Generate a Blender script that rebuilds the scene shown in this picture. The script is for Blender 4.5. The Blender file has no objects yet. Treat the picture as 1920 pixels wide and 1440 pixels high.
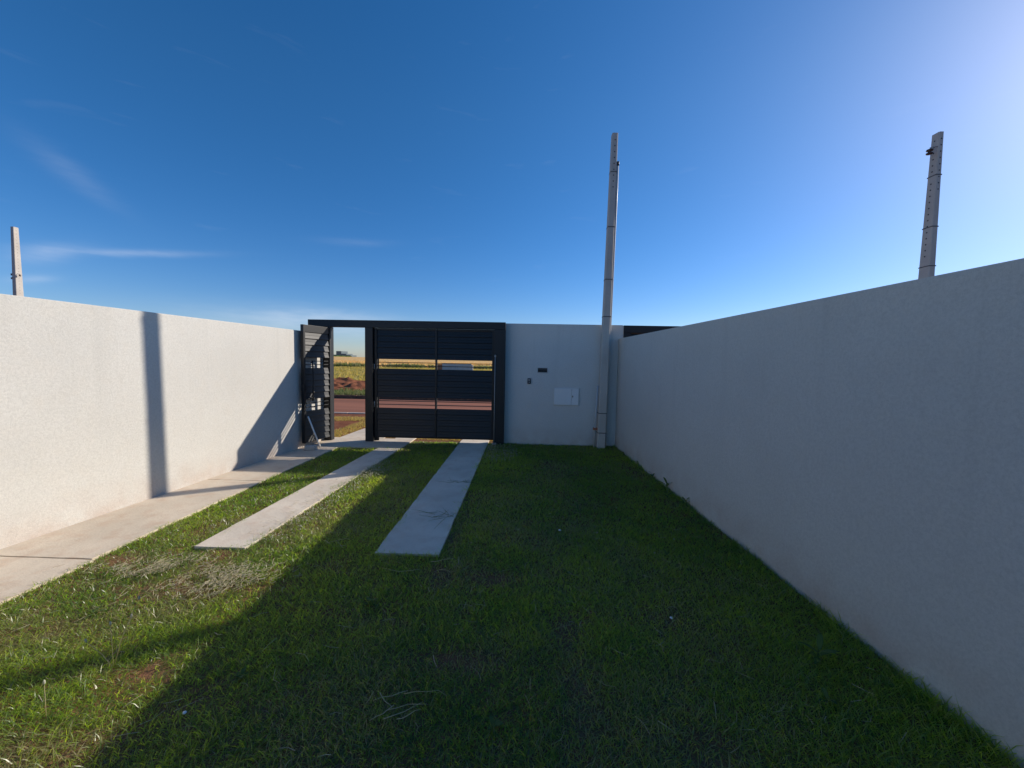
import bpy, bmesh, math, random
import numpy as np
from mathutils import Vector, Matrix

random.seed(7); RNG = np.random.default_rng(11)
scene = bpy.context.scene
COL = scene.collection
R = math.radians

# ------------------------------------------------------------------ camera
F_PX = 721.0; EYE = 1.55
pitch, roll, yaw = R(3.40), R(1.06), R(1.75)
fw = Vector((-math.sin(yaw)*math.cos(pitch), math.cos(yaw)*math.cos(pitch), -math.sin(pitch)))
rt0 = Vector((math.cos(yaw), math.sin(yaw), 0)); up0 = rt0.cross(fw)
rt = rt0*math.cos(roll) + up0*math.sin(roll); up = rt.cross(fw)
cam_d = bpy.data.cameras.new('camera'); cam = bpy.data.objects.new('camera', cam_d); COL.objects.link(cam)
cam_d.sensor_width = 36; cam_d.lens = 36*F_PX/1920; cam_d.clip_start = 0.05; cam_d.clip_end = 6000
cam.matrix_world = Matrix(((rt.x, up.x, -fw.x, 0), (rt.y, up.y, -fw.y, 0), (rt.z, up.z, -fw.z, EYE), (0, 0, 0, 1)))
scene.camera = cam
def ray(x, y): return (fw + rt*((x-960)/F_PX) - up*((y-720)/F_PX))
def az_el(x, y):
    d = ray(x, y).normalized(); return math.atan2(d.x, d.y), math.asin(d.z)

# ------------------------------------------------------------------ light and sky
SUN_AZ = R(60.8)     # from +Y towards +X
SUN_EL = R(26.2)
view = scene.view_settings
view.view_transform = 'Standard'; view.look = 'None'; view.gamma = 1.0; view.use_curve_mapping = False
view.exposure = 0.25
scene.cycles.max_bounces = 5; scene.cycles.diffuse_bounces = 4; scene.cycles.glossy_bounces = 2; scene.cycles.transmission_bounces = 3
sun_dir = Vector((math.sin(SUN_AZ)*math.cos(SUN_EL), math.cos(SUN_AZ)*math.cos(SUN_EL), math.sin(SUN_EL)))
sl = bpy.data.lights.new('sun', 'SUN'); sl.energy = 4.3; sl.angle = R(0.53); sl.color = (1.0, 0.91, 0.79)
so = bpy.data.objects.new('sun', sl); COL.objects.link(so)
so.rotation_euler = (-sun_dir).to_track_quat('-Z', 'Y').to_euler(); so.location = sun_dir*50

world = bpy.data.worlds.new('World'); scene.world = world; world.use_nodes = True
wn = world.node_tree; wn.nodes.clear(); WL = wn.links.new
def W(t, **k):
    n = wn.nodes.new(t)
    for a, b in k.items(): setattr(n, a, b)
    return n
def wm(op, a, b=None, c=None):
    n = W('ShaderNodeMath', operation=op)
    for i, v in enumerate((a, b, c)):
        if v is None: continue
        if isinstance(v, (int, float)): n.inputs[i].default_value = v
        else: WL(v, n.inputs[i])
    return n.outputs[0]
sky = W('ShaderNodeTexSky', sky_type='NISHITA'); sky.sun_disc = False
sky.sun_elevation = SUN_EL; sky.sun_rotation = SUN_AZ
sky.altitude = 600; sky.air_density = 1.0; sky.dust_density = 0.48; sky.ozone_density = 2.0
tc = W('ShaderNodeTexCoord'); sep = W('ShaderNodeSeparateXYZ'); WL(tc.outputs['Generated'], sep.inputs[0])
az = wm('ARCTAN2', sep.outputs[0], sep.outputs[1]); el = wm('ARCSINE', sep.outputs[2])
cmb = W('ShaderNodeCombineXYZ'); WL(wm('MULTIPLY', az, 5.0), cmb.inputs[0]); WL(wm('MULTIPLY', el, 26.0), cmb.inputs[1])
nz = W('ShaderNodeTexNoise'); nz.inputs['Scale'].default_value = 1.3; nz.inputs['Detail'].default_value = 6; nz.inputs['Distortion'].default_value = 0.6
WL(cmb.outputs[0], nz.inputs['Vector'])
nz2 = W('ShaderNodeTexNoise'); nz2.inputs['Scale'].default_value = 4.0; nz2.inputs['Detail'].default_value = 5
WL(cmb.outputs[0], nz2.inputs['Vector'])
def wisp(p0, p1, wid, amp):
    a0, e0 = az_el(*p0); a1, e1 = az_el(*p1)
    ca, ce = (a0+a1)/2, (e0+e1)/2; L = math.hypot(a1-a0, e1-e0); ux, uy = (a1-a0)/L, (e1-e0)/L
    da = wm('SUBTRACT', az, ca)
    de = wm('ADD', wm('SUBTRACT', el, ce), wm('MULTIPLY', wm('SUBTRACT', nz.outputs[0], 0.5), wid*1.4))
    u = wm('ADD', wm('MULTIPLY', da, ux), wm('MULTIPLY', de, uy)); v = wm('SUBTRACT', wm('MULTIPLY', de, ux), wm('MULTIPLY', da, uy))
    q = wm('ADD', wm('POWER', wm('ABSOLUTE', wm('DIVIDE', u, L*0.55)), 2.0), wm('POWER', wm('ABSOLUTE', wm('DIVIDE', v, wid)), 2.0))
    g = wm('EXPONENT', wm('MULTIPLY', q, -1.0))
    return wm('MULTIPLY', wm('MULTIPLY', g, amp), wm('MULTIPLY_ADD', nz2.outputs[0], 1.3, 0.2))
tot = None
for w in (((30, 482), (150, 468), 0.013, .16), ((110, 470), (360, 476), 0.006, .17), ((60, 270), (210, 380), 0.016, .06),
          ((20, 525), (100, 520), 0.008, .14), ((610, 452), (720, 456), 0.007, .05),
          ((430, 592), (740, 612), 0.024, .30)):
    o = wisp(*w); tot = o if tot is None else wm('ADD', tot, o)
thin = wm('MULTIPLY', wm('MAXIMUM', wm('SUBTRACT', nz.outputs[0], 0.64), 0.0), 0.16)
tot = wm('MINIMUM', wm('ADD', tot, thin), 0.7)
mx = W('ShaderNodeMix', data_type='RGBA'); WL(tot, mx.inputs[0])
hsv = W('ShaderNodeHueSaturation'); hsv.inputs['Saturation'].default_value = 1.30; hsv.inputs['Value'].default_value = 1.2; lowf = wm('POWER', wm('MAXIMUM', wm('SUBTRACT', 1.0, wm('DIVIDE', wm('MAXIMUM', el, 0.0), R(32))), 0.0), 1.3)
low = W('ShaderNodeMix', data_type='RGBA', blend_type='MULTIPLY'); WL(lowf, low.inputs[0]); WL(sky.outputs[0], low.inputs[6]); low.inputs[7].default_value = (.78, .81, .96, 1)
tn = W('ShaderNodeMix', data_type='RGBA', blend_type='MULTIPLY'); tn.inputs[0].default_value = 1; WL(low.outputs[2], tn.inputs[6]); tn.inputs[7].default_value = (.93, .97, 1.06, 1)
WL(tn.outputs[2], hsv.inputs['Color']); WL(hsv.outputs[0], mx.inputs[6]); mx.inputs[7].default_value = (9.0, 9.4, 10.2, 1)
bg = W('ShaderNodeBackground'); bg.inputs[1].default_value = 0.088; WL(mx.outputs[2], bg.inputs[0])
wo = W('ShaderNodeOutputWorld'); WL(bg.outputs[0], wo.inputs[0])

# ------------------------------------------------------------------ helpers
def obj(name, data, m=None, parent=None, loc=None, rot=None, **props):
    if isinstance(data, bmesh.types.BMesh):
        me = bpy.data.meshes.new(name); data.normal_update(); data.to_mesh(me); data.free()
    else: me = data
    if m is not None and not me.materials: me.materials.append(m)
    o = bpy.data.objects.new(name, me); COL.objects.link(o)
    if parent: o.parent = parent
    if loc is not None: o.location = loc
    if rot is not None: o.rotation_euler = rot
    for k, v in props.items(): o[k] = v
    return o
def thing(name, label, cat, loc=(0, 0, 0), rot=(0, 0, 0), group=None):
    o = bpy.data.objects.new(name, None); COL.objects.link(o); o.empty_display_size = .1
    o.location = loc; o.rotation_euler = rot; o['label'] = label; o['category'] = cat
    if group: o['group'] = group
    return o
def quads(bm, vs, fs):
    vv = [bm.verts.new(v) for v in vs]
    for f in fs: bm.faces.new([vv[i] for i in f])
    return vv
BF = ((0, 3, 2, 1), (4, 5, 6, 7), (0, 1, 5, 4), (1, 2, 6, 5), (2, 3, 7, 6), (3, 0, 4, 7))
def box(x0, x1, y0, y1, z0, z1, bev=0.0, bm=None):
    own = bm is None
    b = bmesh.new() if own else bm
    quads(b, [(x0, y0, z0), (x1, y0, z0), (x1, y1, z0), (x0, y1, z0), (x0, y0, z1), (x1, y0, z1), (x1, y1, z1), (x0, y1, z1)], BF)
    if bev and own: bmesh.ops.bevel(b, geom=b.edges[:], offset=bev, segments=2, affect='EDGES', profile=.6)
    return b
def prism(poly, z0, z1, bev=0.0):
    b = bmesh.new(); n = len(poly)
    quads(b, [(x, y, z0) for x, y in poly]+[(x, y, z1) for x, y in poly],
          [tuple(range(n-1, -1, -1)), tuple(range(n, 2*n))]+[(i, (i+1) % n, n+(i+1) % n, n+i) for i in range(n)])
    if bev: bmesh.ops.bevel(b, geom=b.edges[:], offset=bev, segments=2, affect='EDGES', profile=.6)
    return b
def extrude_x(sec, x0, x1):
    b = bmesh.new(); n = len(sec)
    quads(b, [(x0, y, z) for y, z in sec]+[(x1, y, z) for y, z in sec],
          [tuple(range(n)), tuple(range(2*n-1, n-1, -1))]+[(i, n+i, n+(i+1) % n, (i+1) % n) for i in range(n)])
    bmesh.ops.recalc_face_normals(b, faces=b.faces[:]); return b
def tube(pts, rad, seg=10, bm=None):
    b = bm or bmesh.new(); pts = [Vector(p) for p in pts]; rings = []
    for i, p in enumerate(pts):
        d = (pts[min(i+1, len(pts)-1)]-pts[max(i-1, 0)]).normalized()
        a = d.orthogonal().normalized() if i == 0 else (rings[-1][1] - d*rings[-1][1].dot(d)).normalized()
        c = d.cross(a); r = rad[i] if isinstance(rad, (list, tuple)) else rad
        rings.append(([b.verts.new(p+a*(r*math.cos(2*math.pi*k/seg))+c*(r*math.sin(2*math.pi*k/seg))) for k in range(seg)], a))
    for (r0, _), (r1, _) in zip(rings, rings[1:]):
        for k in range(seg): b.faces.new((r0[k], r0[(k+1) % seg], r1[(k+1) % seg], r1[k])).smooth = True
    b.faces.new(rings[0][0][::-1]); b.faces.new(rings[-1][0]); return b
def np_mesh(name, V, faces_list, attr=None):
    """V (n,3); faces_list: list of int arrays (m,k)."""
    me = bpy.data.meshes.new(name); me.vertices.add(len(V)); me.vertices.foreach_set('co', np.ascontiguousarray(V, np.float32).ravel())
    li = np.concatenate([f.ravel() for f in faces_list]); tot_ = np.concatenate([np.full(len(f), f.shape[1]) for f in faces_list])
    st = np.concatenate([[0], np.cumsum(tot_)[:-1]])
    me.loops.add(len(li)); me.loops.foreach_set('vertex_index', li.astype(np.int32))
    me.polygons.add(len(tot_)); me.polygons.foreach_set('loop_start', st.astype(np.int32)); me.polygons.foreach_set('loop_total', tot_.astype(np.int32))
    if attr is not None:
        a = me.attributes.new('tint', 'FLOAT_COLOR', 'POINT'); a.data.foreach_set('color', np.ascontiguousarray(attr, np.float32).ravel())
    me.update(); me.validate(); return me
def vnoise(x, y, s, seed=0):
    """smooth value noise 0..1"""
    g = np.random.default_rng(seed).random((257, 257)); x = np.asarray(x)*s+91.3; y = np.asarray(y)*s+57.7
    xi = np.floor(x).astype(int); yi = np.floor(y).astype(int); fx = x-xi; fy = y-yi; fx = fx*fx*(3-2*fx); fy = fy*fy*(3-2*fy)
    a = g[xi % 256, yi % 256]; b = g[(xi+1) % 256, yi % 256]; c = g[xi % 256, (yi+1) % 256]; d = g[(xi+1) % 256, (yi+1) % 256]
    return (a*(1-fx)+b*fx)*(1-fy)+(c*(1-fx)+d*fx)*fy
def fbm(x, y, s, seed=0, o=4):
    t = 0; a = .5; tw = 0
    for i in range(o): t = t+a*vnoise(x, y, s, seed+i); tw += a; a *= .5; s *= 2.1
    return t/tw

# ------------------------------------------------------------------ materials
class Mat:
    def __init__(s, name):
        s.m = bpy.data.materials.new(name); s.m.use_nodes = True; s.t = s.m.node_tree; s.t.nodes.clear(); s.L = s.t.links.new
        s.out = s.n('ShaderNodeOutputMaterial'); s.b = s.n('ShaderNodeBsdfPrincipled'); s.L(s.b.outputs[0], s.out.inputs[0])
        s.geo = s.n('ShaderNodeNewGeometry'); s.pos = s.geo.outputs['Position']
    def n(s, t, **k):
        x = s.t.nodes.new(t)
        for a, b in k.items(): setattr(x, a, b)
        return x
    def put(s, v, i):
        if isinstance(v, (int, float)): i.default_value = v
        elif isinstance(v, (tuple, list)): i.default_value = tuple(v)+((1,) if len(v) == 3 and i.type == 'RGBA' else ())
        else: s.L(v, i)
    def math(s, op, a, b=0.0):
        x = s.n('ShaderNodeMath', operation=op); s.put(a, x.inputs[0]); s.put(b, x.inputs[1]); return x.outputs[0]
    def noise(s, scale, detail=4, rough=.55, vec=None, stretch=None, dist=0.0):
        x = s.n('ShaderNodeTexNoise'); v = vec or s.pos
        if stretch:
            mp = s.n('ShaderNodeMapping'); mp.inputs['Scale'].default_value = stretch; s.L(v, mp.inputs[0]); v = mp.outputs[0]
        s.L(v, x.inputs['Vector']); x.inputs['Scale'].default_value = scale; x.inputs['Detail'].default_value = detail
        x.inputs['Roughness'].default_value = rough; x.inputs['Distortion'].default_value = dist; return x.outputs[0]
    def ramp(s, v, lo, hi):
        x = s.n('ShaderNodeMapRange'); s.put(v, x.inputs[0]); x.inputs[1].default_value = lo; x.inputs[2].default_value = hi; return x.outputs[0]
    def mix(s, f, a, b):
        x = s.n('ShaderNodeMix', data_type='RGBA'); s.put(f, x.inputs[0]); s.put(a, x.inputs[6]); s.put(b, x.inputs[7]); return x.outputs[2]
    def bump(s, h, strength, dist):
        x = s.n('ShaderNodeBump'); x.inputs['Strength'].default_value = strength; x.inputs['Distance'].default_value = dist; s.L(h, x.inputs['Height'])
        s.L(x.outputs[0], s.b.inputs['Normal'])
    def set(s, col=None, rough=.8, spec=.3, metal=0.0):
        if col is not None: s.put(col, s.b.inputs['Base Color'])
        s.put(rough, s.b.inputs['Roughness']); s.put(spec, s.b.inputs['Specular IOR Level']); s.put(metal, s.b.inputs['Metallic']); return s.m

def stucco(name, col, streaks=True):
    m = Mat(name)
    big = m.noise(.7, 3); mid = m.noise(9, 5); grain = m.noise(210, 4, .7); pits = m.noise(150, 3, .6)
    c = m.mix(m.ramp(big, .3, .7), [v*.94 for v in col], [min(1, v*1.05) for v in col])
    c = m.mix(m.math('MULTIPLY', m.ramp(mid, .45, .75), .16), c, (col[0]*1.0, col[1]*.9, col[2]*.8))
    c = m.mix(m.math('MULTIPLY', m.ramp(pits, .58, .72), .36), c, [v*.5 for v in col])
    c = m.mix(m.math('MULTIPLY', m.ramp(m.noise(55, 7, .85), .43, .60), .42), c, [v*.66 for v in col])
    c = m.mix(m.math('MULTIPLY', m.ramp(m.noise(1.6, 5, .6), .52, .72), .14), c, [v*.8 for v in col])
    if streaks:
        st = m.noise(3.2, 4, .6, stretch=(2.2, 2.2, .10)); sepz = m.n('ShaderNodeSeparateXYZ'); m.L(m.pos, sepz.inputs[0])
        c = m.mix(m.math('MULTIPLY', m.math('MULTIPLY', m.ramp(st, .55, .78), m.ramp(sepz.outputs[2], .1, 2.0)), .22), c, [v*.55 for v in col])
        # red dust splashed up from the soil
        sp = m.math('MULTIPLY', m.ramp(sepz.outputs[2], .34, -.02), m.ramp(m.noise(5, 5), .3, .75))
        c = m.mix(m.math('MULTIPLY', sp, .45), c, (.36, .20, .12))
    h = m.noise(60, 9, .82)
    m.bump(h, .7, .0045); return m.set(c, .93, .12)
M_WALL = stucco('textured_plaster', (.605, .585, .54))
M_WALLF = stucco('smooth_grey_paint', (.70, .68, .64))
def concrete(name, col, red=.35):
    m = Mat(name); n1 = m.noise(1.7, 5); n2 = m.noise(60, 4, .6); n3 = m.noise(7, 5)
    c = m.mix(m.ramp(n1, .3, .7), [v*.86 for v in col], [v*1.08 for v in col])
    c = m.mix(m.math('MULTIPLY', m.ramp(n3, .48, .72), red), c, (.42, .20, .10))
    c = m.mix(m.math('MULTIPLY', m.ramp(n2, .5, .75), .22), c, [v*.6 for v in col])
    m.bump(m.math('ADD', n2, m.math('MULTIPLY', n3, 2.0)), .5, .004); return m.set(c, .9, .2)
M_SLAB = concrete('slab_concrete', (.69, .61, .50), .22)
M_PATH = concrete('path_concrete', (.63, .54, .425), .28)
M_POLE = concrete('pole_concrete', (.52, .48, .43), .05)
M_KERB_SHADE = concrete('shade_dark_kerb_concrete', (.12, .075, .055), .5)  # shade on the kerb face turned from the sun, painted into a dark reddish tone
M_KERB = concrete('kerb_concrete', (.50, .42, .36), .3)
def soil(name, a, b, s=1.0):
    m = Mat(name); n1 = m.noise(2.2*s, 6); n2 = m.noise(22*s, 5, .65)
    c = m.mix(m.ramp(n1, .35, .65), a, b); c = m.mix(m.math('MULTIPLY', m.ramp(n2, .5, .8), .5), c, [v*.45 for v in a])
    m.bump(m.math('ADD', n1, n2), .8, .03); return m.set(c, .97, .05)
M_SOIL = soil('red_soil', (.19, .070, .038), (.28, .115, .062))
M_LAWNSOIL = soil('lawn_soil', (.26, .125, .07), (.18, .12, .06), 1.5)
def paint(name, col, rough, spec=.5):
    m = Mat(name); n = m.noise(25, 4); n1 = m.noise(2.5, 4)
    c = m.mix(m.math('MULTIPLY', m.ramp(n1, .45, .75), .35), col, [min(1, v*1.4+.002) for v in col])
    m.bump(m.noise(300, 2), .05, .001); return m.set(c, m.math('MULTIPLY_ADD', n, .2) if False else rough, spec)
M_BLACK = paint('black_gate_paint', (.0060, .0070, .0090), .50, .50)
M_STEEL = paint('galvanised_steel', (.32, .31, .30), .5, .5)
M_WHITE = paint('white_paint', (.80, .79, .77), .5, .4)
M_PVC = paint('grey_pvc', (.50, .50, .49), .45, .4)
M_DARK = paint('dark_plastic_and_hole_shade', (.02, .02, .022), .5, .4)
M_BAND = paint('band_steel', (.11, .105, .10), .6, .4)
M_PORC = paint('brown_porcelain', (.05, .03, .028), .25, .5)
M_BRICK = concrete('brick_red', (.36, .15, .09), .3)
M_FAR = paint('far_cladding', (.13, .16, .17), .8, .2)
M_WHITEWALL = concrete('white_block_wall', (.48, .47, .48), .05)
def field_mat():
    m = Mat('field_ground'); sp = m.n('ShaderNodeSeparateXYZ'); m.L(m.pos, sp.inputs[0]); Y = sp.outputs[1]
    yn = m.math('ADD', Y, m.math('MULTIPLY', m.math('SUBTRACT', m.noise(.12, 4), .5), 14.0))
    green = m.mix(m.ramp(m.noise(.35, 6, .65), .4, .62), (.16, .175, .05), (.30, .23, .09))
    gold = m.mix(m.ramp(m.noise(.25, 6, .7, stretch=(.25, 1, 1)), .35, .65), (.78, .50, .21), (.64, .39, .15))
    red = m.mix(m.ramp(m.noise(3, 6), .4, .6), (.15, .062, .034), (.10, .040, .022))
    c = m.mix(m.ramp(yn, 25, 27.5), red, green); c = m.mix(m.ramp(yn, 64, 70), c, gold)
    m.bump(m.noise(2.0, 6, .7), 1.0, .25); return m.set(c, .97, .05)
M_FIELD = field_mat()
def road_mat():
    m = Mat('dusty_asphalt'); t = m.noise(.9, 5, .6, stretch=(.12, 1.3, 1)); g = m.noise(90, 3)
    c = m.mix(m.ramp(t, .35, .68), (.27, .115, .074), (.40, .165, .10)); c = m.mix(m.math('MULTIPLY', g, .25), c, (.06, .05, .045))
    m.bump(g, .5, .006); return m.set(c, .95, .1)
M_ROAD = road_mat()
def leaf_mat(name, g1, g2, dry, trans=.45, rough=.55, spec=.22, tm=(1.5, 1.4, .9)):
    m = Mat(name); a = m.n('ShaderNodeAttribute', attribute_name='tint'); sp = m.n('ShaderNodeSeparateColor'); m.L(a.outputs['Color'], sp.inputs[0])
    c0 = m.mix(sp.outputs[0], g1, g2); c = m.mix(sp.outputs[1], c0, dry)
    tr = m.n('ShaderNodeBsdfTranslucent'); mul = m.n('ShaderNodeMix', data_type='RGBA', blend_type='MULTIPLY'); mul.inputs[0].default_value = 1
    m.L(c0, mul.inputs[6]); mul.inputs[7].default_value = (tm[0], tm[1], tm[2], 1); m.L(m.mix(sp.outputs[1], mul.outputs[2], [min(1, v*1.15) for v in dry]), tr.inputs[0])
    m.set(c, rough, spec); ms = m.n('ShaderNodeMixShader'); ms.inputs[0].default_value = trans
    m.L(m.b.outputs[0], ms.inputs[1]); m.L(tr.outputs[0], ms.inputs[2]); m.L(ms.outputs[0], m.out.inputs[0]); return m.m
M_GRASS = leaf_mat('lawn_blades', (.036, .088, .034), (.098, .160, .048), (.44, .38, .20), .62, .33, .95, (9.4, 6.9, 1.2))
M_DRYG = leaf_mat('dry_blades', (.20, .215, .05), (.34, .27, .085), (.60, .44, .19), .45, .55, .22, (3.4, 2.8, 1.2))
M_GOLD = leaf_mat('golden_straw', (.60, .39, .14), (.72, .49, .20), (.70, .48, .22), .45, .55, .22, (2.4, 2.1, 1.2))
M_STRAW = leaf_mat('straw', (.60, .53, .33), (.40, .35, .18), (.72, .66, .50), .35)
M_PETAL = leaf_mat('white_flower', (.55, .55, .45), (.48, .50, .38), (.5, .42, .3), .3)
M_WEED = leaf_mat('weed_leaf', (.07, .13, .035), (.14, .20, .06), (.30, .24, .12), .4, .5, .3, (2.2, 2, .9))

# ------------------------------------------------------------------ setting: ground, field, road
def hill(x, y):
    yk = [-300, 10.72, 10.74, 15.9, 15.92, 17.4, 26, 67, 150, 400, 900, 4000]
    zk = [-.07, -.07, -.17, -.17, -.05, -.02, -.02, .0, .25, 1.2, 1.2, -6]
    z = np.interp(y, yk, zk)
    return z+np.interp(y, [60, 400, 900, 4000], [0, 2.0, 2.0, 0])*np.clip(-x/220, 0, 1)**.8
xs = np.concatenate([[-4000, -1500, -700], np.linspace(-420, 100, 53), [300, 900, 4000]])
ys = np.concatenate([[-300, -60, 0, 10.72, 10.74, 15.9, 15.92, 17.4, 20, 26, 35, 50], np.linspace(67, 400, 24), [500, 650, 900, 1800, 4000]])
gx, gy = np.meshgrid(xs, ys); V = np.stack([gx, gy, hill(gx, gy)], -1).reshape(-1, 3); nx = len(xs)
ii, jj = np.meshgrid(np.arange(nx-1), np.arange(len(ys)-1)); k = (jj*nx+ii).ravel()
obj('ground', np_mesh('ground', V, [np.stack([k, k+1, k+nx+1, k+nx], 1)]), M_FIELD, kind='structure')
def sheet(name, x0, x1, y0, y1, nx, ny, zf, m, **p):
    gx, gy = np.meshgrid(np.linspace(x0, x1, nx), np.linspace(y0, y1, ny)); V = np.stack([gx, gy, zf(gx, gy)], -1).reshape(-1, 3)
    ii, jj = np.meshgrid(np.arange(nx-1), np.arange(ny-1)); k = (jj*nx+ii).ravel()
    me = np_mesh(name, V, [np.stack([k, k+1, k+nx+1, k+nx], 1)]); me.polygons.foreach_set('use_smooth', np.ones(len(me.polygons), bool))
    return obj(name, me, m, **p)
sheet('road', -300, 200, 10.86, 15.86, 120, 12, lambda x, y: -.15+.012*vnoise(x, y, .6, 3), M_ROAD, kind='structure')
def lawn_z(x, y): return -.030+.022*fbm(x, y, 1.1, 21, 3)+.016*(fbm(x, y, 5, 31, 2)-.5)
sheet('lawn', -4.6, 2.4, -2.5, 7.4, 150, 210, lawn_z, M_LAWNSOIL, kind='structure')
def verge_z(x, y): return -.045+.03*fbm(x, y, 1.3, 41, 4)+.10*np.clip(fbm(x, y, .8, 47, 4)-.52, 0, 1)
sheet('verge', -30, 20, 7.42, 10.70, 340, 60, verge_z, M_SOIL, kind='structure')
def heap_z(x, y): 
    e = np.clip((y-17.2)/.9, 0, 1)*np.clip((26.2-y)/1.5, 0, 1)
    return -.06+e*(.04+.26*np.clip(fbm(x, y, .6, 51, 3)-.44, 0, 1)*1.9+.30*np.clip(fbm(x, y, 2.1, 57, 3)-.42, 0, 1)*1.6)
sheet('soil_bank', -34, 4, 16.1, 26.4, 480, 130, heap_z, M_SOIL, kind='structure')
# kerb stones, each 1 m
def kerb(yc, zt, x0, x1, name, m=None):
    e = bpy.data.objects.new(name, None); COL.objects.link(e); e['kind'] = 'structure'
    bm = box(0, .985, -.06, .06, -.25, 0, .012); me = bpy.data.meshes.new('kerb_stone'); bm.to_mesh(me); bm.free(); me.materials.append(m or M_KERB)
    for i in range(int(x1-x0)):
        obj('kerb_stone', me, None, e, (x0+i, yc+random.uniform(-.008, .008), zt+random.uniform(-.006, .006)))
kerb(10.79, .0, -16, 2, 'near_kerb'); kerb(15.92, -.01, -26, 0, 'far_kerb', M_KERB_SHADE)

# paths: slabs
def slab(name, poly, m, parent, z1=0.0, z0=-.075):
    pts = []
    for (xa, ya), (xb, yb) in zip(poly, poly[1:]+poly[:1]):
        L = math.hypot(xb-xa, yb-ya); n = max(1, int(L/.11))
        for q in range(n):
            j = 0 if q == 0 else random.choice((.001, .002, .003, .003, .007))*random.uniform(-1, 1)
            t = q/n; pts.append((xa+(xb-xa)*t-(yb-ya)/L*j, ya+(yb-ya)*t+(xb-xa)/L*j))
    return obj(name, prism(pts, z0, z1, .004), m, parent)
def wlx(y): return -4.075+(y-2.803)*.0752          # inner face of left wall
def wrx(y): return 2.058-.0455*y                   # inner face of right wall
path = bpy.data.objects.new('garden_path', None); COL.objects.link(path); path['kind'] = 'structure'
yj = [-2.4, -.98, .87, 2.715, 4.62, 6.53]
for i, (a, b) in enumerate(zip(yj, yj[1:])):
    slab('slab', [(wlx(a)-.02, a+.006), (-3.235+.03*(i == 2), a+.006), (-3.205-.02*(i == 3), b-.006), (wlx(b)-.02, b-.006)], M_PATH, path, random.uniform(-.004, .004))
slab('slab', [(wlx(6.54)-.02, 6.54), (-2.115, 6.56), (-2.115, 7.36), (-3.9, 7.36)], M_PATH, path, -.002)
slab('slab', [(-3.60, 7.372), (-2.74, 7.372), (-2.70, 9.0), (-3.50, 9.0)], M_PATH, path, -.008)
slab('slab', [(-3.50, 9.012), (-2.70, 9.012), (-2.66, 10.70), (-3.44, 10.70)], M_PATH, path, -.012)
drive = bpy.data.objects.new('driveway_strips', None); COL.objects.link(drive); drive['kind'] = 'structure'
LS = [(-2.643, 2.951), (-2.223, 2.951), (-2.118, 6.55), (-2.508, 6.55)]
RS = [(-1.160, 2.942), (-.645, 2.947), (-.652, 7.36), (-1.182, 7.36)]
slab('slab', LS, M_SLAB, drive, .006); slab('slab', RS, M_SLAB, drive, .008)
slab('slab', [(-2.508, 7.372), (-2.118, 7.372), (-2.10, 10.7), (-2.50, 10.7)], M_SLAB, drive, -.006)
slab('slab', [(-1.182, 7.372), (-.652, 7.372), (-.652, 10.7), (-1.182, 10.7)], M_SLAB, drive, -.006)

# ------------------------------------------------------------------ walls
def wall(name, poly, h, m, label):
    b = prism(poly, -.30, h, 0)
    bmesh.ops.bevel(b, geom=[e for e in b.edges if abs(e.verts[0].co.z-h) < 1e-5 and abs(e.verts[1].co.z-h) < 1e-5], offset=.008, segments=2, affect='EDGES')
    o = obj(name, b, m); o['label'] = label; o['category'] = 'wall'; return o
YF = 7.20
wall('boundary_wall', [(wlx(-3)-.15, -3), (wlx(-3), -3), (wlx(7.19), 7.19), (wlx(7.19)-.15, 7.19)], 2.0, M_WALL, 'long textured plaster wall beside the concrete path, crossed by a pole shadow')
wall('boundary_wall', [(wrx(-3), -3), (wrx(-3)+.15, -3), (wrx(7.195)+.15, 7.195), (wrx(7.195), 7.195)], 2.0, M_WALL, 'long plain plaster wall in shade beside the lawn, no path along it')
wall('front_wall', [(-.362, YF), (1.82, YF), (1.82, YF+.15), (-.362, YF+.15)], 2.25, M_WALLF, 'grey front wall with meter cabinet and letter slot beside the driveway gate')
wall('wall_stub', [(-4.02, 7.205), (wlx(7.2)+.0, 7.205), (wlx(7.2), 7.33), (-4.02, 7.33)], 2.10, M_WALLF, 'short wall end behind the open gate leaf')

# ------------------------------------------------------------------ gates
PITCH = .107
def slat_mesh(L, name='slat'):
    p = PITCH; t = .0215
    sec = [(-.003, p+.003), (-.0128, p*.53), (-.0108, p*.50), (-t, .006), (-t+.003, 0), (t-.003, 0), (t, .006), (.0108, p*.50), (.0128, p*.53), (.003, p+.003)]
    b = extrude_x(sec, 0, L); me = bpy.data.meshes.new(name); b.to_mesh(me); b.free(); me.materials.append(M_BLACK); return me
def bar_mesh(L):
    b = box(0, L, -.009, .009, -.0065, .0065, .002); me = bpy.data.meshes.new('bar'); b.to_mesh(me); b.free(); me.materials.append(M_BLACK); return me
Z_SLATS = [.093+i*PITCH for i in range(5)]+[.83+i*PITCH for i in range(5)]+[1.546+i*PITCH for i in range(5)]
Z_TOP = 1.546+5*PITCH
Z_BARS = [.628+.0673, .628+.1347, 1.365+.0603, 1.365+.1207]
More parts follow.
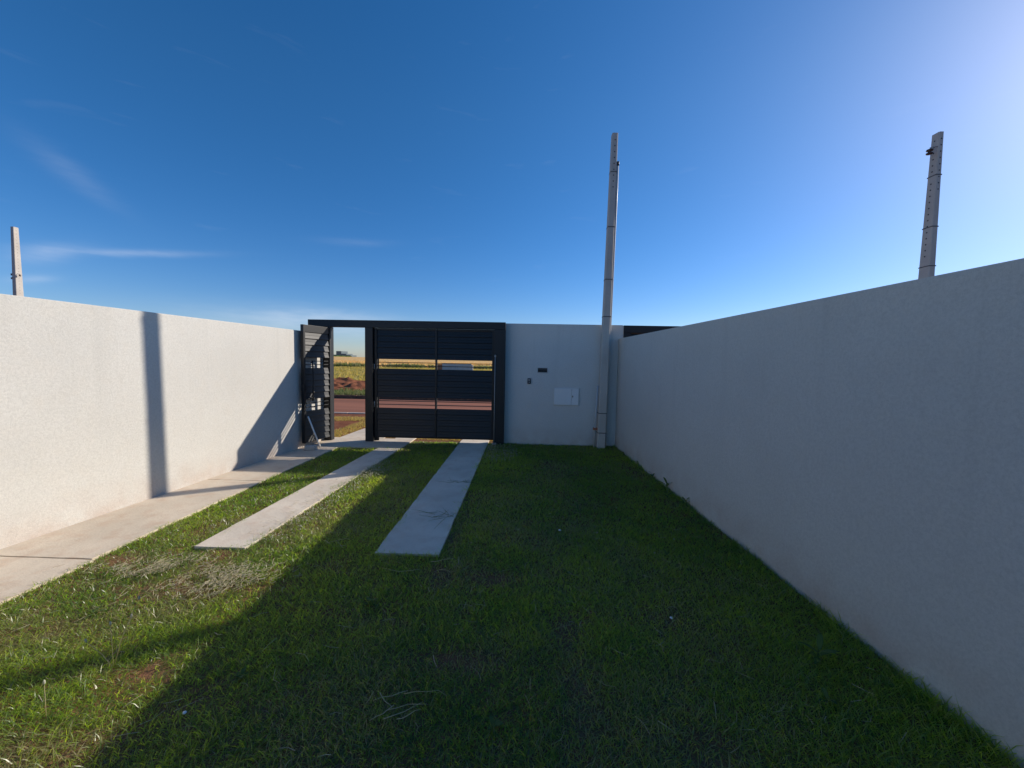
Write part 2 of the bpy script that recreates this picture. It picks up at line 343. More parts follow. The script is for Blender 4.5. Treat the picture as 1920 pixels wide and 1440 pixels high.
# fixed frame
gf = thing('gate_frame', 'black steel gate frame with lintel spanning both gate openings', 'gate frame', (-2.2, 7.11, 0))
def L_(x0, x1, y0, y1, z0, z1, name, par, m=M_BLACK, bev=.004): 
    o = par.location; return obj(name, box(x0-o.x, x1-o.x, y0-o.y, y1-o.y, z0-o.z, z1-o.z, bev), m, par)
L_(-4.025, -.352, 7.06, 7.19, 2.125, 2.255, 'lintel', gf)
L_(-2.950, -2.805, 7.05, 7.19, -.05, 2.122, 'post', gf)
L_(-3.745, -3.605, 7.07, 7.19, -.05, 2.122, 'post', gf)
L_(-.5515, -.352, 7.055, 7.098, -.05, 2.122, 'counterweight_column', gf)
L_(-2.803, -2.735, 7.170, 7.187, -.03, 2.122, 'side_stop', gf)
L_(-.562, -.352, 7.170, 7.196, -.03, 2.122, 'side_stop', gf)
L_(-2.734, -.563, 7.170, 7.187, 2.085, 2.1235, 'head_stop', gf)
obj('lift_rod', tube([(1.668, -.068, .02), (1.668, -.068, 1.66)], .007, 8), M_STEEL, gf)
obj('rod_foot', box(1.63, 1.71, -.095, -.057, -.005, .03, .004), M_STEEL, gf)
obj('rod_bracket', box(1.652, 1.684, -.078, -.0555, 1.62, 1.655, .003), M_STEEL, gf)
# driveway leaf
DG = thing('driveway_gate', 'closed black slatted driveway gate with two see-through slot bands', 'gate', (-1.66, 7.134, 0))
GX0, GX1 = -2.795+1.66, -.548+1.66; GM = -1.636+1.66
for a, b_, nm in ((GX0, GX0+.045, 'stile'), (GM-.016, GM+.016, 'stile'), (GX1-.045, GX1, 'stile')):
    obj(nm, box(a, b_, -.030, .030, .068, 2.118, .003), M_BLACK, DG)
obj('bottom_rail', box(GX0+.046, GX1-.046, -.020, .020, .066, .0925, .002), M_BLACK, DG)
for a, b_ in ((GX0+.046, GM-.017), (GM+.017, GX1-.046)):
    sm = slat_mesh(b_-a); brm = bar_mesh(b_-a)
    for z in Z_SLATS: obj('slat', sm, None, DG, (a, 0, z))
    for z in Z_BARS: obj('bar', brm, None, DG, (a, 0, z))
obj('top_rail', box(GX0+.046, GX1-.046, -.018, .018, Z_TOP+.004, 2.119, .002), M_BLACK, DG)
for z in (.70, 1.40): obj('hinge', tube([(GX0+.004, -.040, z-.05), (GX0+.004, -.040, z+.05)], .008, 8), M_STEEL, DG)
# pedestrian leaf, swung open against the wall
hx, hy = -3.572, 6.985; nx_, ny_ = -3.722, 6.350
ang = math.atan2(ny_-hy, nx_-hx); PL = math.hypot(nx_-hx, ny_-hy)
PG = thing('pedestrian_gate', 'narrow slatted gate leaf standing open towards the path beside the wall', 'gate', (hx, hy, 0), (0, 0, ang))
for a in (0, PL-.04): obj('stile', box(a, a+.04, -.030, .030, .088, 2.10, .003), M_BLACK, PG)
sm = slat_mesh(PL-.082); brm = bar_mesh(PL-.082)
for z in Z_SLATS[:14]: obj('slat', sm, None, PG, (.041, 0, z))
obj('top_rail', box(.041, PL-.041, -.018, .018, Z_SLATS[13]+PITCH+.004, 2.10, .003), M_BLACK, PG)
for z in Z_BARS: obj('bar', brm, None, PG, (.041, 0, z))
for s in (1,):
    hd = obj('pull_handle', tube([(PL-.17, .05*s, .80), (PL-.172, .058*s, 1.0), (PL-.178, .062*s, 1.15), (PL-.172, .058*s, 1.35), (PL-.17, .05*s, 1.50)], .013, 10), M_DARK, PG)
    for z in (.84, 1.46): obj('mount', tube([(PL-.17, .012*s, z), (PL-.17, .052*s, z)], .008, 8), M_DARK, hd)
for z in (.35, 1.1, 1.85): obj('hinge', tube([(-.012, .0, z-.05), (-.012, .0, z+.05)], .011, 8), M_DARK, PG)
obj('lock_box', box(PL-.06, PL+.004, -.03, .03, .98, 1.10, .003), M_DARK, PG)
# door prop: white bar on stone
bar = obj('prop_bar', tube([(-3.49, 6.46, .008), (-3.668, 6.405, .545)], .013, 10), M_WHITE); bar['label'] = 'thin white bar leaning against the open gate leaf'; bar['category'] = 'bar'
sb = box(-.085, .085, -.055, .055, 0, .075, .012)
for v in sb.verts: v.co += Vector((random.uniform(-.006, .006), random.uniform(-.006, .006), random.uniform(-.004, .004) if v.co.z > .03 else 0))
st = obj('stone_block', sb, M_POLE, None, (-3.545, 6.27, 0), (0, 0, .12)); st['label'] = 'grey stone block on the path by the open gate leaf'; st['category'] = 'block'
# neighbour gate past the front wall
NG = thing('neighbour_gate', 'black neighbouring gate showing above the shaded wall', 'gate', (3.3, 7.2, 0))
obj('lintel', box(-1.478, 1.9, -.02, .13, 2.11, 2.245, .004), M_BLACK, NG)
obj('post', box(-1.478, -1.345, -.015, .12, -.1, 2.108, .004), M_BLACK, NG)
obj('post', box(1.75, 1.9, -.015, .12, -.1, 2.108, .004), M_BLACK, NG)
nsm = slat_mesh(3.09)
for i in range(19): obj('slat', nsm, None, NG, (-1.343, .06, .07+i*PITCH))

# ------------------------------------------------------------------ fittings on the front wall
mc = thing('meter_cabinet', 'pale two-door meter cabinet set in the grey front wall', 'cabinet', (.80, YF, .748))
obj('frame', box(-.238, .238, -.014, .02, -.008, .322, .004), M_WALLF, mc)
for x0, x1, h0 in ((-.226, .094, 0), (.100, .226, 0)):
    d = obj('door', box(x0, x1, -.026, -.013, .004, .310, .003), M_WHITE, mc)
    if x1 > .2: obj('latch', box(x0+.008, x0+.024, -.036, -.0262, .15, .18, .003), M_DARK, d)
ls = thing('letter_slot', 'dark recessed letter slot high on the grey front wall', 'letter slot', (.346, YF, 1.34))
for nm, b in (('frame', (-.100, .100, -.008, .01, .090, .104)), ('frame', (-.100, .100, -.008, .01, -.004, .010)), ('frame', (-.100, -.088, -.008, .01, .0105, .0895)), ('frame', (.088, .100, -.008, .01, .0105, .0895))):
    obj(nm, box(*b, .002), M_PVC, ls)
obj('flap', box(-.087, .087, -.004, .004, .0115, .062, .001), M_DARK, ls); obj('opening', box(-.087, .087, -.002, .004, .0635, .0885, 0), M_DARK, ls)
ic = thing('intercom', 'small black intercom unit on the grey front wall', 'intercom', (.10, YF, 1.135))
ib = obj('body', box(-.031, .031, -.028, .002, 0, .10, .004), M_DARK, ic)
obj('button', tube([(0, -.028, .028), (0, -.033, .028)], .010, 10), M_PVC, ic); obj('speaker', box(-.018, .018, -.0305, -.0275, .055, .085, .001), M_STEEL, ic)

# ------------------------------------------------------------------ poles
def pole(name, label, loc, H, wb, wt, db, dt, lean, bands, holes_front, holes_side, side, group='concrete poles'):
    """tapered rectangular concrete pole; front = -Y face, side = -1 / +1 for the -X / +X face with holes"""
    P = thing(name, label, 'pole', loc, lean, group)
    def wd(z): t = z/H; return (wb+(wt-wb)*t)/2, (db+(dt-db)*t)/2
    b = bmesh.new(); N = 9; vs = []
    for i in range(N+1):
        z = -.25+(H+.25)*i/N; a, d = wd(max(z, 0)); c = .012
        vs.append([b.verts.new((x, y, z)) for x, y in ((-a+c, -d), (a-c, -d), (a, -d+c), (a, d-c), (a-c, d), (-a+c, d), (-a, d-c), (-a, -d+c))])
    for r0, r1 in zip(vs, vs[1:]):
        for q in range(8): b.faces.new((r0[q], r0[(q+1) % 8], r1[(q+1) % 8], r1[q]))
    b.faces.new(vs[-1]); obj('shaft', b, M_POLE, P)
    hb = bmesh.new()
    for z in holes_front:
        a, d = wd(z); tube([(0, -d-.002, z), (0, -d+.03, z)], .011, 8, hb)
    for z in holes_side:
        a, d = wd(z); tube([(side*(a+.002), 0, z), (side*(a-.03), 0, z)], .012, 8, hb)
    obj('bolt_hole_shade_discs', hb, M_DARK, P, kind='stuff')  # dark discs just proud of the faces; their colour is the shade inside holes
    for z in bands:
        a, d = wd(z); a += .0025; d += .0025; bb = bmesh.new()
        for (x0, x1, y0, y1) in ((-a, a, -d, -d+.004), (-a, a, d-.004, d), (-a, -a+.004, -d+.0041, d-.0041), (a-.004, a, -d+.0041, d-.0041)): box(x0, x1, y0, y1, z-.008, z+.008, 0, bb)
        obj('band', bb, M_BAND, P)
    return P, wd
HF = [5.58-.10-.1005*i for i in range(9)]
P1, wd = pole('concrete_pole', 'tall concrete service pole with conduit standing inside the lot by the front wall', (1.440, 7.08, -.03), 5.60, .150, .10, .170, .12, (0, R(.75), 0),
              [4.94, 3.99, 3.07, 2.41, .66, .30], HF, [], -1)
cd = obj('conduit', tube([(wd(5.05)[0]+.021, -.035, 5.07), (wd(4.4)[0]+.021, -.03, 4.4), (wd(2)[0]+.021, .03, 1.9), (wd(1)[0]+.021, .05, 0)], .019, 10), M_PVC, P1)
obj('cap', tube([(wd(5.05)[0]+.022, -.035, 5.05), (wd(5.05)[0]+.022, -.035, 5.12)], .023, 10), M_DARK, cd)
obj('conduit', tube([(-wd(.5)[0]-.045, -.01, 0), (-wd(.5)[0]-.040, -.005, .6), (-wd(1)[0]-.026, .0, 1.16)], .017, 10), M_PVC, P1)
obj('clamp', box(-wd(.4)[0]-.075, -wd(.4)[0]+.002, -.035, .03, .34, .38, .004), M_BRICK, P1)
P2, wd2 = pole('concrete_pole', 'concrete pole with a porcelain insulator rising beyond the shaded wall', (6.70, 6.75, -.03), 5.43, .146, .080, .25, .126, (0, 0, 0),
              [4.75, 3.92, 3.28, 2.40, .9], [z-.16 for z in HF], [5.43-.12-.098*i for i in range(20) if i != 6], -1)
def insulator(P, x, y, z, s):
    br = obj('bracket', tube([(x, y, z+.03), (x+s*.11, y, z+.01), (x+s*.115, y, z-.10)], .008, 8), M_STEEL, P)
    b = bmesh.new(); prof = [(.02, 0), (.042, .008), (.045, .025), (.022, .035), (.022, .05), (.045, .06), (.042, .08), (.02, .088)]
    tube([(x+s*.115, y, z-.10+h) for r, h in prof], [r for r, h in prof], 12, b); obj('insulator', b, M_PORC, br)
insulator(P2, -wd2(5.15)[0], -.05, 5.17, -1)
P3, wd3 = pole('concrete_pole', 'tall sunlit concrete street pole rising beyond the sunlit wall', (-24.85, 18.3, -.03), 7.62, .26, .15, .40, .20, (0, 0, 0),
              [], [7.4-.22*i for i in range(14)], [7.45-.15*i for i in range(28)], 1)
insulator(P3, -wd3(5.3)[0], -.05, 5.40, -1); insulator(P3, -wd3(5.3)[0], -.05, 5.22, -1); insulator(P3, wd3(5.3)[0], -.05, 5.36, 1)

# ------------------------------------------------------------------ far things
fb = thing('far_building', 'distant grey block-like industrial building on the horizon', 'building', (-284, 600, 2.8))
for nm, a, b, z in (('tower', -13, -4.8, 9.6), ('hall', -4.75, 3.4, 5.6), ('annex', 3.45, 10, 3.6), ('annex', -19.5, -13.05, 3.9)):
    obj(nm, box(a, b, 0, 22, -3, z, .1), M_FAR, fb)
ww = thing('block_wall', 'low white block wall standing in the far field', 'wall', (-7.9, 45, -.1))
for i in range(2): obj('panel', box(-1.73+i*1.74, -.0+i*1.74-.015, 0, .15, -.2, 1.2, .01), M_WHITEWALL, ww)
obj('pier', box(-2.3, -1.745, -.02, .2, -.2, 1.16, .01), M_BRICK, ww); obj('pier', box(1.74, 1.9, -.02, .2, -.2, 1.12, .01), M_WHITEWALL, ww)

# ------------------------------------------------------------------ vegetation
def blades(name, P, h, w, lean, m, dry=None, parent=None, rnd=None, curl=.35, **props):
    n = len(P); a = RNG.random(n)*2*math.pi; s = np.stack([np.cos(a), np.sin(a), 0*a], 1); b = RNG.random(n)*2*math.pi
    ln = lean*(.35+RNG.random(n)*1.0); d = np.stack([np.cos(b)*ln, np.sin(b)*ln, np.sqrt(np.clip(1-(ln*.9)**2, .05, 1))], 1)
    d2 = d.copy(); d2[:, 2] -= curl*(.3+RNG.random(n)*1.2); d2[:, :2] *= 1.5
    h = np.broadcast_to(h, n)[:, None]; w = np.broadcast_to(w, n)[:, None]
    V = np.empty((n, 5, 3)); mid = P+d*h*.55; V[:, 0] = P-s*w; V[:, 1] = P+s*w; V[:, 2] = mid+s*w*.75; V[:, 3] = mid-s*w*.75; V[:, 4] = mid+d2*h*.5
    t = np.zeros((n, 5, 4)); t[..., 0] = (RNG.random(n) if rnd is None else rnd)[:, None]; t[..., 1] = (np.zeros(n) if dry is None else dry)[:, None]; t[..., 3] = 1
    k = np.arange(n)*5
    me = np_mesh(name, V.reshape(-1, 3), [np.stack([k, k+1, k+2, k+3], 1), np.stack([k+3, k+2, k+4], 1)], t.reshape(-1, 4))
    return obj(name, me, m, parent, kind='stuff', **props)
def inpoly(x, y, poly, g=0.0):
    c = np.ones(len(x), bool); n = len(poly)
    for i in range(n):
        (x0, y0), (x1, y1) = poly[i], poly[(i+1) % n]; L = math.hypot(x1-x0, y1-y0)
        c &= ((x1-x0)*(y-y0)-(y1-y0)*(x-x0))/L > -g
    return c
def on_lawn(x, y, g=.0):
    edge = -3.225+.07*(fbm(x, y, 4, 71, 3)-.5)
    ok = (x > edge) & (x < wrx(y)-.003) & (y < 7.18) & ~((x < -2.10) & (y > 6.54))
    e2 = -.05*np.clip(fbm(x, y, 5, 75, 3)-.42, 0, 1)*3
    ok &= ~inpoly(x, y, LS, e2-.05*((x > -2.4) & (vnoise(x, y, 2.3, 77) > .5))) & ~inpoly(x, y, RS, e2)
    return ok
BARE = [(-1.83, 1.74, .19, .06, .8), (-.6, 2.69, .12, .14, .9), (-.21, 2.68, .22, .10, .9), (.27, 2.16, .10, .16, .75), (-.31, 1.92, .26, .09, .8), (.32, 1.70, .10, .24, .6),
        (-1.46, 1.62, .12, .2, .55), (-2.38, 2.40, .35, .12, .6), (.05, 3.3, .25, .15, .45), (-.57, 3.2, .05, .9, .45), (1.62, 5.6, .12, .8, .55), (1.0, 2.3, .15, .3, .4), (-3.02, 2.74, .14, .10, .9), (-1.2, 2.2, .3, .12, .45), (-1.95, 1.30, .5, .16, .5), (-1.35, 2.75, .14, .10, .6), (-1.75, 2.45, .2, .08, .5), (-.45, 1.25, .3, .1, .6), (.75, 1.5, .2, .2, .5), (-2.65, 2.0, .18, .1, .5)]
def bare(x, y):
    t = np.zeros(len(x))
    for cx, cy, rx, ry, s in BARE: t = np.maximum(t, s*np.exp(-((x-cx)/rx)**2-((y-cy)/ry)**2))
    return np.clip(t+.55*np.clip(fbm(x, y, 1.9, 81, 4)-.58, 0, 1)*4, 0, .96)
def scatter(x0, x1, y0, y1, dens):
    n = int((x1-x0)*(y1-y0)*dens); return x0+RNG.random(n)*(x1-x0), y0+RNG.random(n)*(y1-y0)
PX, PY, WD = [], [], []
for y0, y1, dn, w in ((-1.0, 1.0, 3500, .0030), (1.0, 2.2, 21000, .0019), (2.2, 3.6, 15000, .0023), (3.6, 5.2, 9500, .0031), (5.2, 7.2, 7000, .0039)):
    x, y = scatter(-3.25, 2.1, y0, y1, dn); PX.append(x); PY.append(y); WD.append(np.full(len(x), w))
x = np.concatenate(PX); y = np.concatenate(PY); w = np.concatenate(WD)
edge_over = RNG.random(len(x)) < .10
ok = on_lawn(x, y) & (RNG.random(len(x)) > bare(x, y)); x, y, w = x[ok], y[ok], w[ok]
patch = fbm(x, y, .9, 91, 4); fine = fbm(x, y, 7, 95, 3)
hgt = (.022+.036*RNG.random(len(x)))*(.55+.9*fine)*(.7+.6*patch)
hgt *= 1+2.6*np.exp(-(wrx(y)-x)/.06)*np.clip(vnoise(x, y, 5, 99)*1.6-.45, 0, 1)
dryv = np.clip((fbm(x, y, 1.5, 101, 4)-.44)*3.0+bare(x, y)*.9+.5*np.exp(-((x+2.1)/.6)**2-((y-1.3)/.22)**2), 0, .95); dry = np.where(RNG.random(len(x)) < .05+dryv*.70, RNG.random(len(x))*.8+.2, RNG.random(len(x))*.10)
rnd = np.clip(-.35+1.7*patch+.7*(RNG.random(len(x))-.5), 0, 1)
o = blades('lawn_grass', np.stack([x, y, lawn_z(x, y)-.004], 1), (hgt+.012)*.92, w, 1.05, M_GRASS, dry, rnd=rnd)
o['label'] = 'short green lawn grass filling the yard between the walls'; o['category'] = 'grass'

def sticks(n, cx, cy, rx, ry, z, L, w, m, name, label, cat, flat=.25, pts=None):
    if pts is None:
        x = cx+rx*.62*RNG.normal(size=n); y = cy+ry*.62*RNG.normal(size=n); kp = fbm(x, y, 7, 61, 2) > .42; x, y = x[kp], y[kp]
    else: x, y = pts
    n = len(x); a = RNG.random(n)*2*math.pi; e = (RNG.random(n)-.35)*flat; l = L*(.4+RNG.random(n))
    d = np.stack([np.cos(a)*np.cos(e), np.sin(a)*np.cos(e), np.sin(e)], 1)*l[:, None]; s = np.stack([-np.sin(a), np.cos(a), 0*a], 1)*w; u = np.array([0, 0, w*.8])
    bend = np.stack([-np.sin(a), np.cos(a), .3+0*a], 1)*(l*(RNG.random(n)-.5)*.4)[:, None]
    P = np.stack([x, y, z+np.abs(RNG.random(n))*.018], 1); V = np.empty((n, 9, 3))
    for q, (c0, sc) in enumerate(((P, 1), (P+d*.5+bend, .9), (P+d, .5))):
        V[:, q*3] = c0-s*sc; V[:, q*3+1] = c0+s*sc; V[:, q*3+2] = c0+u*sc
    t = np.zeros((n, 9, 4)); t[..., 0] = RNG.random(n)[:, None]; t[..., 1] = RNG.random(n)[:, None]; t[..., 3] = 1; k = np.arange(n)*9; F = []
    for q in (0, 3):
        for i0, i1 in ((0, 1), (1, 2), (2, 0)): F.append(np.stack([k+q+i0, k+q+i1, k+q+3+i1, k+q+3+i0], 1))
    o = obj(name, np_mesh(name, V.reshape(-1, 3), F, t.reshape(-1, 4)), m, kind='stuff'); o['label'] = label; o['category'] = cat; return o
sticks(650, -2.62, 2.62, .30, .16, .010, .055, .0016, M_STRAW, 'straw_clippings', 'heap of cut straw clippings on grass near the path joint', 'clippings')
sticks(800, -2.02, 2.50, .26, .17, .010, .045, .0018, M_STRAW, 'straw_clippings', 'heap of pale straw and seed heads below the sunlit strip end', 'clippings')
x, y = scatter(-3.2, 1.8, 1.1, 7.0, 22); ok = on_lawn(x, y)
sticks(0, 0, 0, 0, 0, .003, .075, .0013, M_STRAW, 'straw_litter', 'loose dry stems scattered over the lawn', 'litter', .3, (x[ok], y[ok]))
# dry stems lying on the sunlit strip and the shaded one
t = RNG.random(230); x = -2.36+.23*t+(RNG.random(230)-.35)*.18; y = 3.1+2.2*RNG.random(230); ok = inpoly(x, y, LS)
sticks(0, 0, 0, 0, 0, .008, .07, .0011, M_STRAW, 'straw_litter', 'thin dry stems lying on the sunlit driveway strip', 'litter', .25, (x[ok], y[ok]))
sticks(45, -1.95, 5.35, .22, .16, .0, .16, .0016, M_STRAW, 'straw_litter', 'tangle of brown stems on shaded grass between the driveway strips', 'litter', .6)

def flowers(n, f, name, label, hmin=.03, hmax=.08):
    x, y = f(n); ok = on_lawn(x, y, .10*0); x, y = x[ok], y[ok]; n = len(x); h = hmin+(hmax-hmin)*RNG.random(n); bz = lawn_z(x, y)
    ln = (RNG.random((n, 2))-.5)*.03; T = np.stack([x+ln[:, 0], y+ln[:, 1], bz+h], 1); r = (.0042+.004*RNG.random(n))[:, None]
    off = np.array([(1, 0, 0), (0, 1, 0), (-1, 0, 0), (0, -1, 0), (0, 0, 1.1), (0, 0, -.7)]); V = T[:, None]+off[None]*r[:, None]
    st = np.empty((n, 3, 3)); B = np.stack([x, y, bz], 1); st[:, 0] = B+(.0008, 0, 0); st[:, 1] = B-(.0008, 0, 0); st[:, 2] = T
    V = np.concatenate([V, st], 1); k = np.arange(n)*9; F = []
    for i in range(4): F += [np.stack([k+i, k+(i+1) % 4, k+4], 1), np.stack([k+(i+1) % 4, k+i, k+5], 1)]
    F.append(np.stack([k+6, k+7, k+8], 1)); t = np.zeros((n, 9, 4)); t[:, :, 0] = RNG.random(n)[:, None]; t[:, :6, 1] = (RNG.random(n)*.4)[:, None]; t[:, 6:, 1] = .7; t[..., 3] = 1
    o = obj(name, np_mesh(name, V.reshape(-1, 3), F, t.reshape(-1, 4)), M_PETAL, kind='stuff'); o['label'] = label; o['category'] = 'flowers'
def disc(cx, cy, rx, ry):
    def f(n):
        t = RNG.random(n)*2*math.pi; r = np.sqrt(RNG.random(n)); return cx+rx*r*np.cos(t), cy+ry*r*np.sin(t)
    return f
flowers(380, disc(-.42, 6.35, .34, .62), 'white_flowers', 'patch of tiny white flowers by the shaded driveway strip near the gate')
flowers(420, lambda n: (-2.13+.18*RNG.random(n)**1.6+.02, 3.0+2.6*RNG.random(n)), 'white_flowers', 'line of tiny white flowers along the sunlit driveway strip')
flowers(150, disc(-2.0, 5.0, .16, .25), 'white_flowers', 'cluster of white flower heads where the sunlit strip enters shade')
flowers(60, lambda n: (-2.72-.12*RNG.random(n), 3.2+2.2*RNG.random(n)), 'white_flowers', 'few tiny white flowers in the grass between path and strip')
flowers(40, lambda n: (-.5+1.9*RNG.random(n), 3.0+3.8*RNG.random(n)), 'white_flowers', 'sparse tiny white flowers dotting the shaded lawn')

def leaf_bm(b, base, dirv, L, wdt, droop, seg=4):
    base = Vector(base); d = Vector(dirv).normalized(); s = d.cross(Vector((0, 0, 1))); s = s.normalized() if s.length > 1e-3 else Vector((1, 0, 0)); rows = []
    for i in range(seg+1):
        t = i/seg; p = base+d*(L*t)+Vector((0, 0, -droop*L*t*t)); ww_ = wdt*math.sin(math.pi*min(.97, .12+.86*t))**.8
        rows.append([b.verts.new(p-s*ww_+Vector((0, 0, ww_*.25))), b.verts.new(p), b.verts.new(p+s*ww_+Vector((0, 0, ww_*.25)))])
    for r0, r1 in zip(rows, rows[1:]):
        for q in (0, 1): b.faces.new((r0[q], r0[q+1], r1[q+1], r1[q])).smooth = True
def tint(me, r, g):
    a = me.attributes.new('tint', 'FLOAT_COLOR', 'POINT'); a.data.foreach_set('color', np.tile(np.array([r, g, 0, 1], np.float32), len(me.vertices)))
def weed(name, label, loc, n, L, wdt, hgt, seed, dry=0.0, cat='plant', group=None):
    rg = random.Random(seed); P = thing(name, label, cat, (loc[0], loc[1], -.03), (0, 0, rg.random()*6), group)
    sb = tube([(0, 0, 0), (.004, .003, hgt*.5), (0, .006, hgt)], [.003, .0025, .0015], 6); s = obj('stem', sb, M_WEED, P); tint(s.data, .4, dry)
    for i in range(n):
        a = i*2.4+rg.random()*.6; z = hgt*(.25+.75*i/n); e = .25+.8*i/n; b = bmesh.new()
        leaf_bm(b, (0, 0, z), (math.cos(a)*math.cos(e), math.sin(a)*math.cos(e), math.sin(e)), L*(.7+.5*rg.random()), wdt*(.8+.4*rg.random()), .35)
        l = obj('leaf', b, M_WEED, P); tint(l.data, rg.random(), dry)
weed('seedling', 'broad-leaved green seedling standing alone in the shaded lawn by the wall', (1.60, 2.01), 6, .11, .014, .09, 3)
weed('ground_weed', 'pale spreading weed on shaded lawn facing the intercom', (.63, 5.2), 9, .14, .012, .04, 4, .15)
weed('ground_weed', 'small faint weed low in the middle of the shaded lawn', (.60, 3.95), 8, .10, .007, .03, 5, .1)
for i, (x_, y_, s_) in enumerate(((1.77, 5.9, .8), (1.78, 5.2, 1.0), (1.80, 4.75, 1.3), (1.70, 4.45, 1.2), (1.83, 4.25, 1.0), (1.72, 6.5, .8), (1.60, 6.85, .9), (1.20, 6.95, .7))):
    weed('wall_weed', {6: 'small leafy weed in the corner where the shaded wall meets the front wall', 7: 'small leafy weed at the foot of the tall service pole'}.get(i, 'low leafy weed in the row growing at the shaded wall foot'), (x_, y_), 7, .09*s_, .011*s_, .08*s_, 20+i, .1, group='weeds along the shaded wall')
for i, (x_, y_) in enumerate(((-1.35, 1.75), (-.95, 2.35), (-2.55, 2.15), (-1.75, 3.3), (-1.45, 4.6), (-.1, 1.55), (.35, 2.75), (1.2, 3.1), (.15, 4.5), (1.15, 5.6), (-.2, 5.4), (1.45, 1.75), (-1.75, 6.6), (.8, 6.3))):
    weed('rosette_weed', 'flat rosette weed of small oval leaves growing low in the lawn', (x_, y_), 7, .045+.02*random.random(), .011, .03, 60+i, .05, group='rosette weeds in the lawn')
def stalk(name, label, loc, tips, seed):
    rg = random.Random(seed); P = thing(name, label, 'plant', (loc[0], loc[1], -.03))
    for (dx, dy, h) in tips:
        s = obj('stem', tube([(0, 0, 0), (dx*.4, dy*.4, h*.55), (dx, dy, h)], [.0015, .0012, .0008], 5), M_STRAW, P); tint(s.data, .6, .1)
        b = bmesh.new(); tube([(dx, dy, h-.006), (dx, dy, h), (dx*1.02, dy, h+.010), (dx*1.04, dy, h+.016)], [.0015, .0045, .0045, .0015], 8, b); q = obj('flower_head', b, M_PETAL, s); tint(q.data, .3, .1)
stalk('flower_stalk', 'weed with several tall thin stalks and pale heads on the sunlit lawn', (-2.03, 1.78), ((-.16, .02, .12), (-.04, .03, .21), (.05, .05, .24), (.02, .12, .29)), 1)
stalk('flower_stalk', 'lone upright stalk at the lawn corner within the pole shadow', (-2.02, 1.50), ((.0, .0, .17),), 2)
stalk('flower_stalk', 'short pale-headed stalk on the sunlit lawn beside the path', (-2.72, 2.25), ((.02, .02, .08),), 3)
def twigs(name, label, loc, n, L, seed, m=M_STRAW, spread=1.0):
    rg = random.Random(seed); P = thing(name, label, 'twigs', (loc[0], loc[1], 0))
    for i in range(n):
        a = rg.uniform(-.9, .9)*spread+(math.pi if rg.random() < .4 else 0); l = L*rg.uniform(.35, 1.1); p = Vector((rg.uniform(-.14, .10), rg.uniform(-.08, .08), .01+rg.random()*.03)); pts = []
        for q in range(5): pts.append(p.copy()); a += rg.uniform(-.16, .16)+(rg.choice((-.7, .7)) if rg.random() < .16 else 0); p = p+Vector((math.cos(a)*l/4, math.sin(a)*l/4, rg.uniform(-.006, .012))); p.z = max(.006, p.z)
        s = obj('twig', tube(pts, [.0018, .0017, .0015, .0012, .0008], 5), m, P); tint(s.data, rg.random(), rg.random()*.6)
twigs('twig_bundle', 'tangle of dry forked twigs on the shaded lawn in the open', (-.60, 1.60), 6, .22, 5)
twigs('wilted_stems', 'dark wilted stems lying across the near half of the shaded strip', (-.72, 3.69), 12, .24, 6, M_WEED, 2.0)
twigs('wilted_stems', 'dark wilted stems overhanging the shaded strip further towards the gate', (-.72, 4.75), 9, .26, 7, M_WEED, .8)
twigs('wilted_stems', 'pale bent stem on the lawn below the shaded strip end', (-.62, 2.78), 3, .30, 8, M_STRAW, 1.0)
twigs('wilted_stems', 'pale stick lying in grass at the shadow edge between strips', (-1.50, 3.05), 3, .22, 9, M_STRAW, .6)
for i, (x_, y_, s_, lb) in enumerate(((-1.44, 1.535, .008, 'small white pebble on the lawn at the shadow edge'), (.36, 3.47, .012, 'small pale pebble amid the shaded lawn'), (.93, 2.29, .009, 'tiny white pebble on the shaded lawn towards the seedling'))):
    b = bmesh.new(); bmesh.ops.create_icosphere(b, subdivisions=2, radius=s_)
    for v in b.verts: v.co *= random.uniform(.8, 1.15); v.co.z *= .65
    p = obj('pebble', b, M_WHITE, None, (x_, y_, .004)); p['label'] = lb; p['category'] = 'pebble'

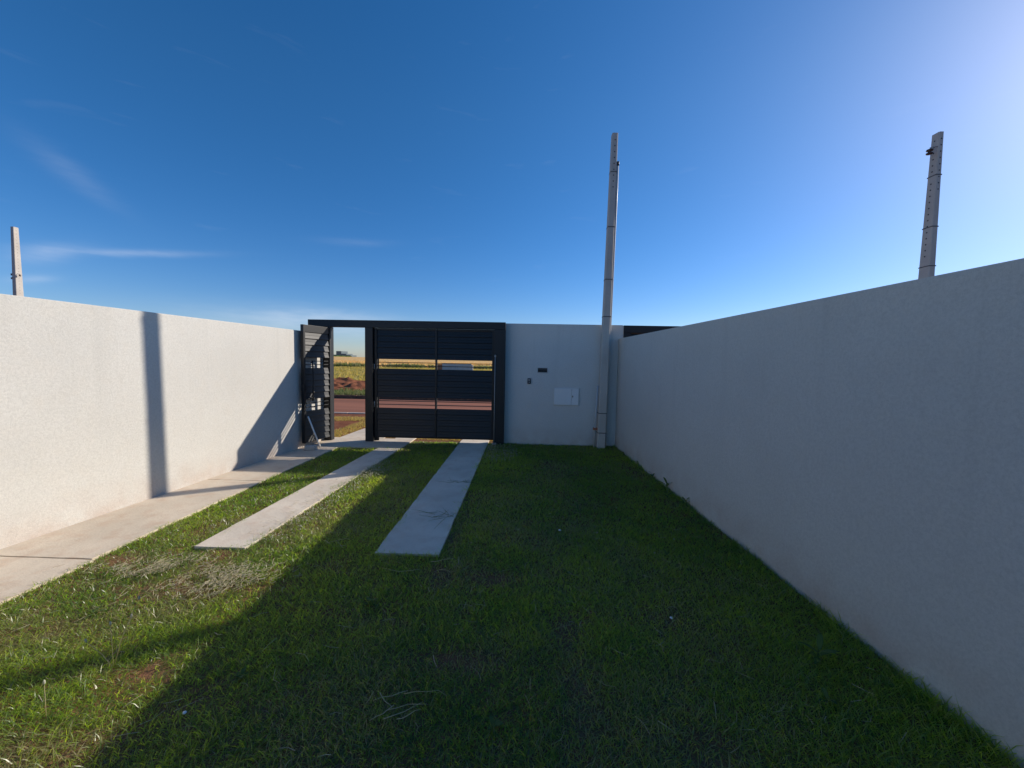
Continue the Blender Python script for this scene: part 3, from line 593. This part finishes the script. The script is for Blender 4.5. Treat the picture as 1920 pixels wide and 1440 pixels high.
# outside the gate
def field_blades(name, label, x0, x1, y0, y1, dens, h, w, m, zf, keep=None, dry=.3, lean=.5):
    x, y = scatter(x0, x1, y0, y1, dens)
    if keep is not None: k = keep(x, y); x, y = x[k], y[k]
    n = len(x); hh = h*(.5+RNG.random(n)); d = np.clip(RNG.random(n)*.6+dry*2*(fbm(x, y, .5, 131, 3)-.3), 0, 1)
    o = blades(name, np.stack([x, y, zf(x, y)-.01], 1), hh, w, lean, m, d); o['label'] = label; o['category'] = 'grass'
def vk(x, y):
    pv = ((x > -3.60) & (x < -2.68)) | ((x > -2.52) & (x < -2.09)) | ((x > -1.20) & (x < -.64))
    strip = np.abs(x+3.82-.03*(y-7.4)) < .26; band = (np.abs(y-9.75-.25*(x+4.5)*.3) < .34)
    return ~pv & (strip | (x > -2.7) | (band & (fbm(x, y, 2, 141, 2) > .35)))
field_blades('verge_grass', 'yellow-green grass along the pavement outside the gate', -9, 1.5, 7.4, 10.65, 2600, .05, .004, M_DRYG, verge_z, vk)
field_blades('roadside_weeds', 'green weeds growing behind the far kerb', -40, 4, 16.05, 17.6, 420, .20, .014, M_WEED, lambda x, y: heap_z(x, y), lambda x, y: fbm(x, y, .7, 151, 3) > .42, .2)
field_blades('meadow_grass', 'greenish rough meadow beyond the soil bank', -58, 8, 25.5, 66, 26, .22, .035, M_DRYG, lambda x, y: hill(x, y), None, .1)
field_blades('weed_row', 'dark weedy row at the edge of the golden field', -75, 6, 64.5, 68, 40, .75, .06, M_WEED, lambda x, y: hill(x, y), lambda x, y: fbm(x, y, .25, 161, 3) > .42, .3, .35)
field_blades('golden_field', 'golden dry field stretching to the horizon', -130, 10, 68, 130, 5, .55, .09, M_GOLD, lambda x, y: hill(x, y), None, 1.0, .35)
x, y = scatter(-330, -60, 395, 412, .9); k = (fbm(x, y*0, .02, 171, 3) > .5); x, y = x[k], y[k]
o = blades('tree_line', np.stack([x, y, hill(x, y)-.2], 1), 0.7+1.2*RNG.random(len(x)), .5, .4, M_WEED); o['label'] = 'thin dark tree line on the horizon'; o['category'] = 'trees'
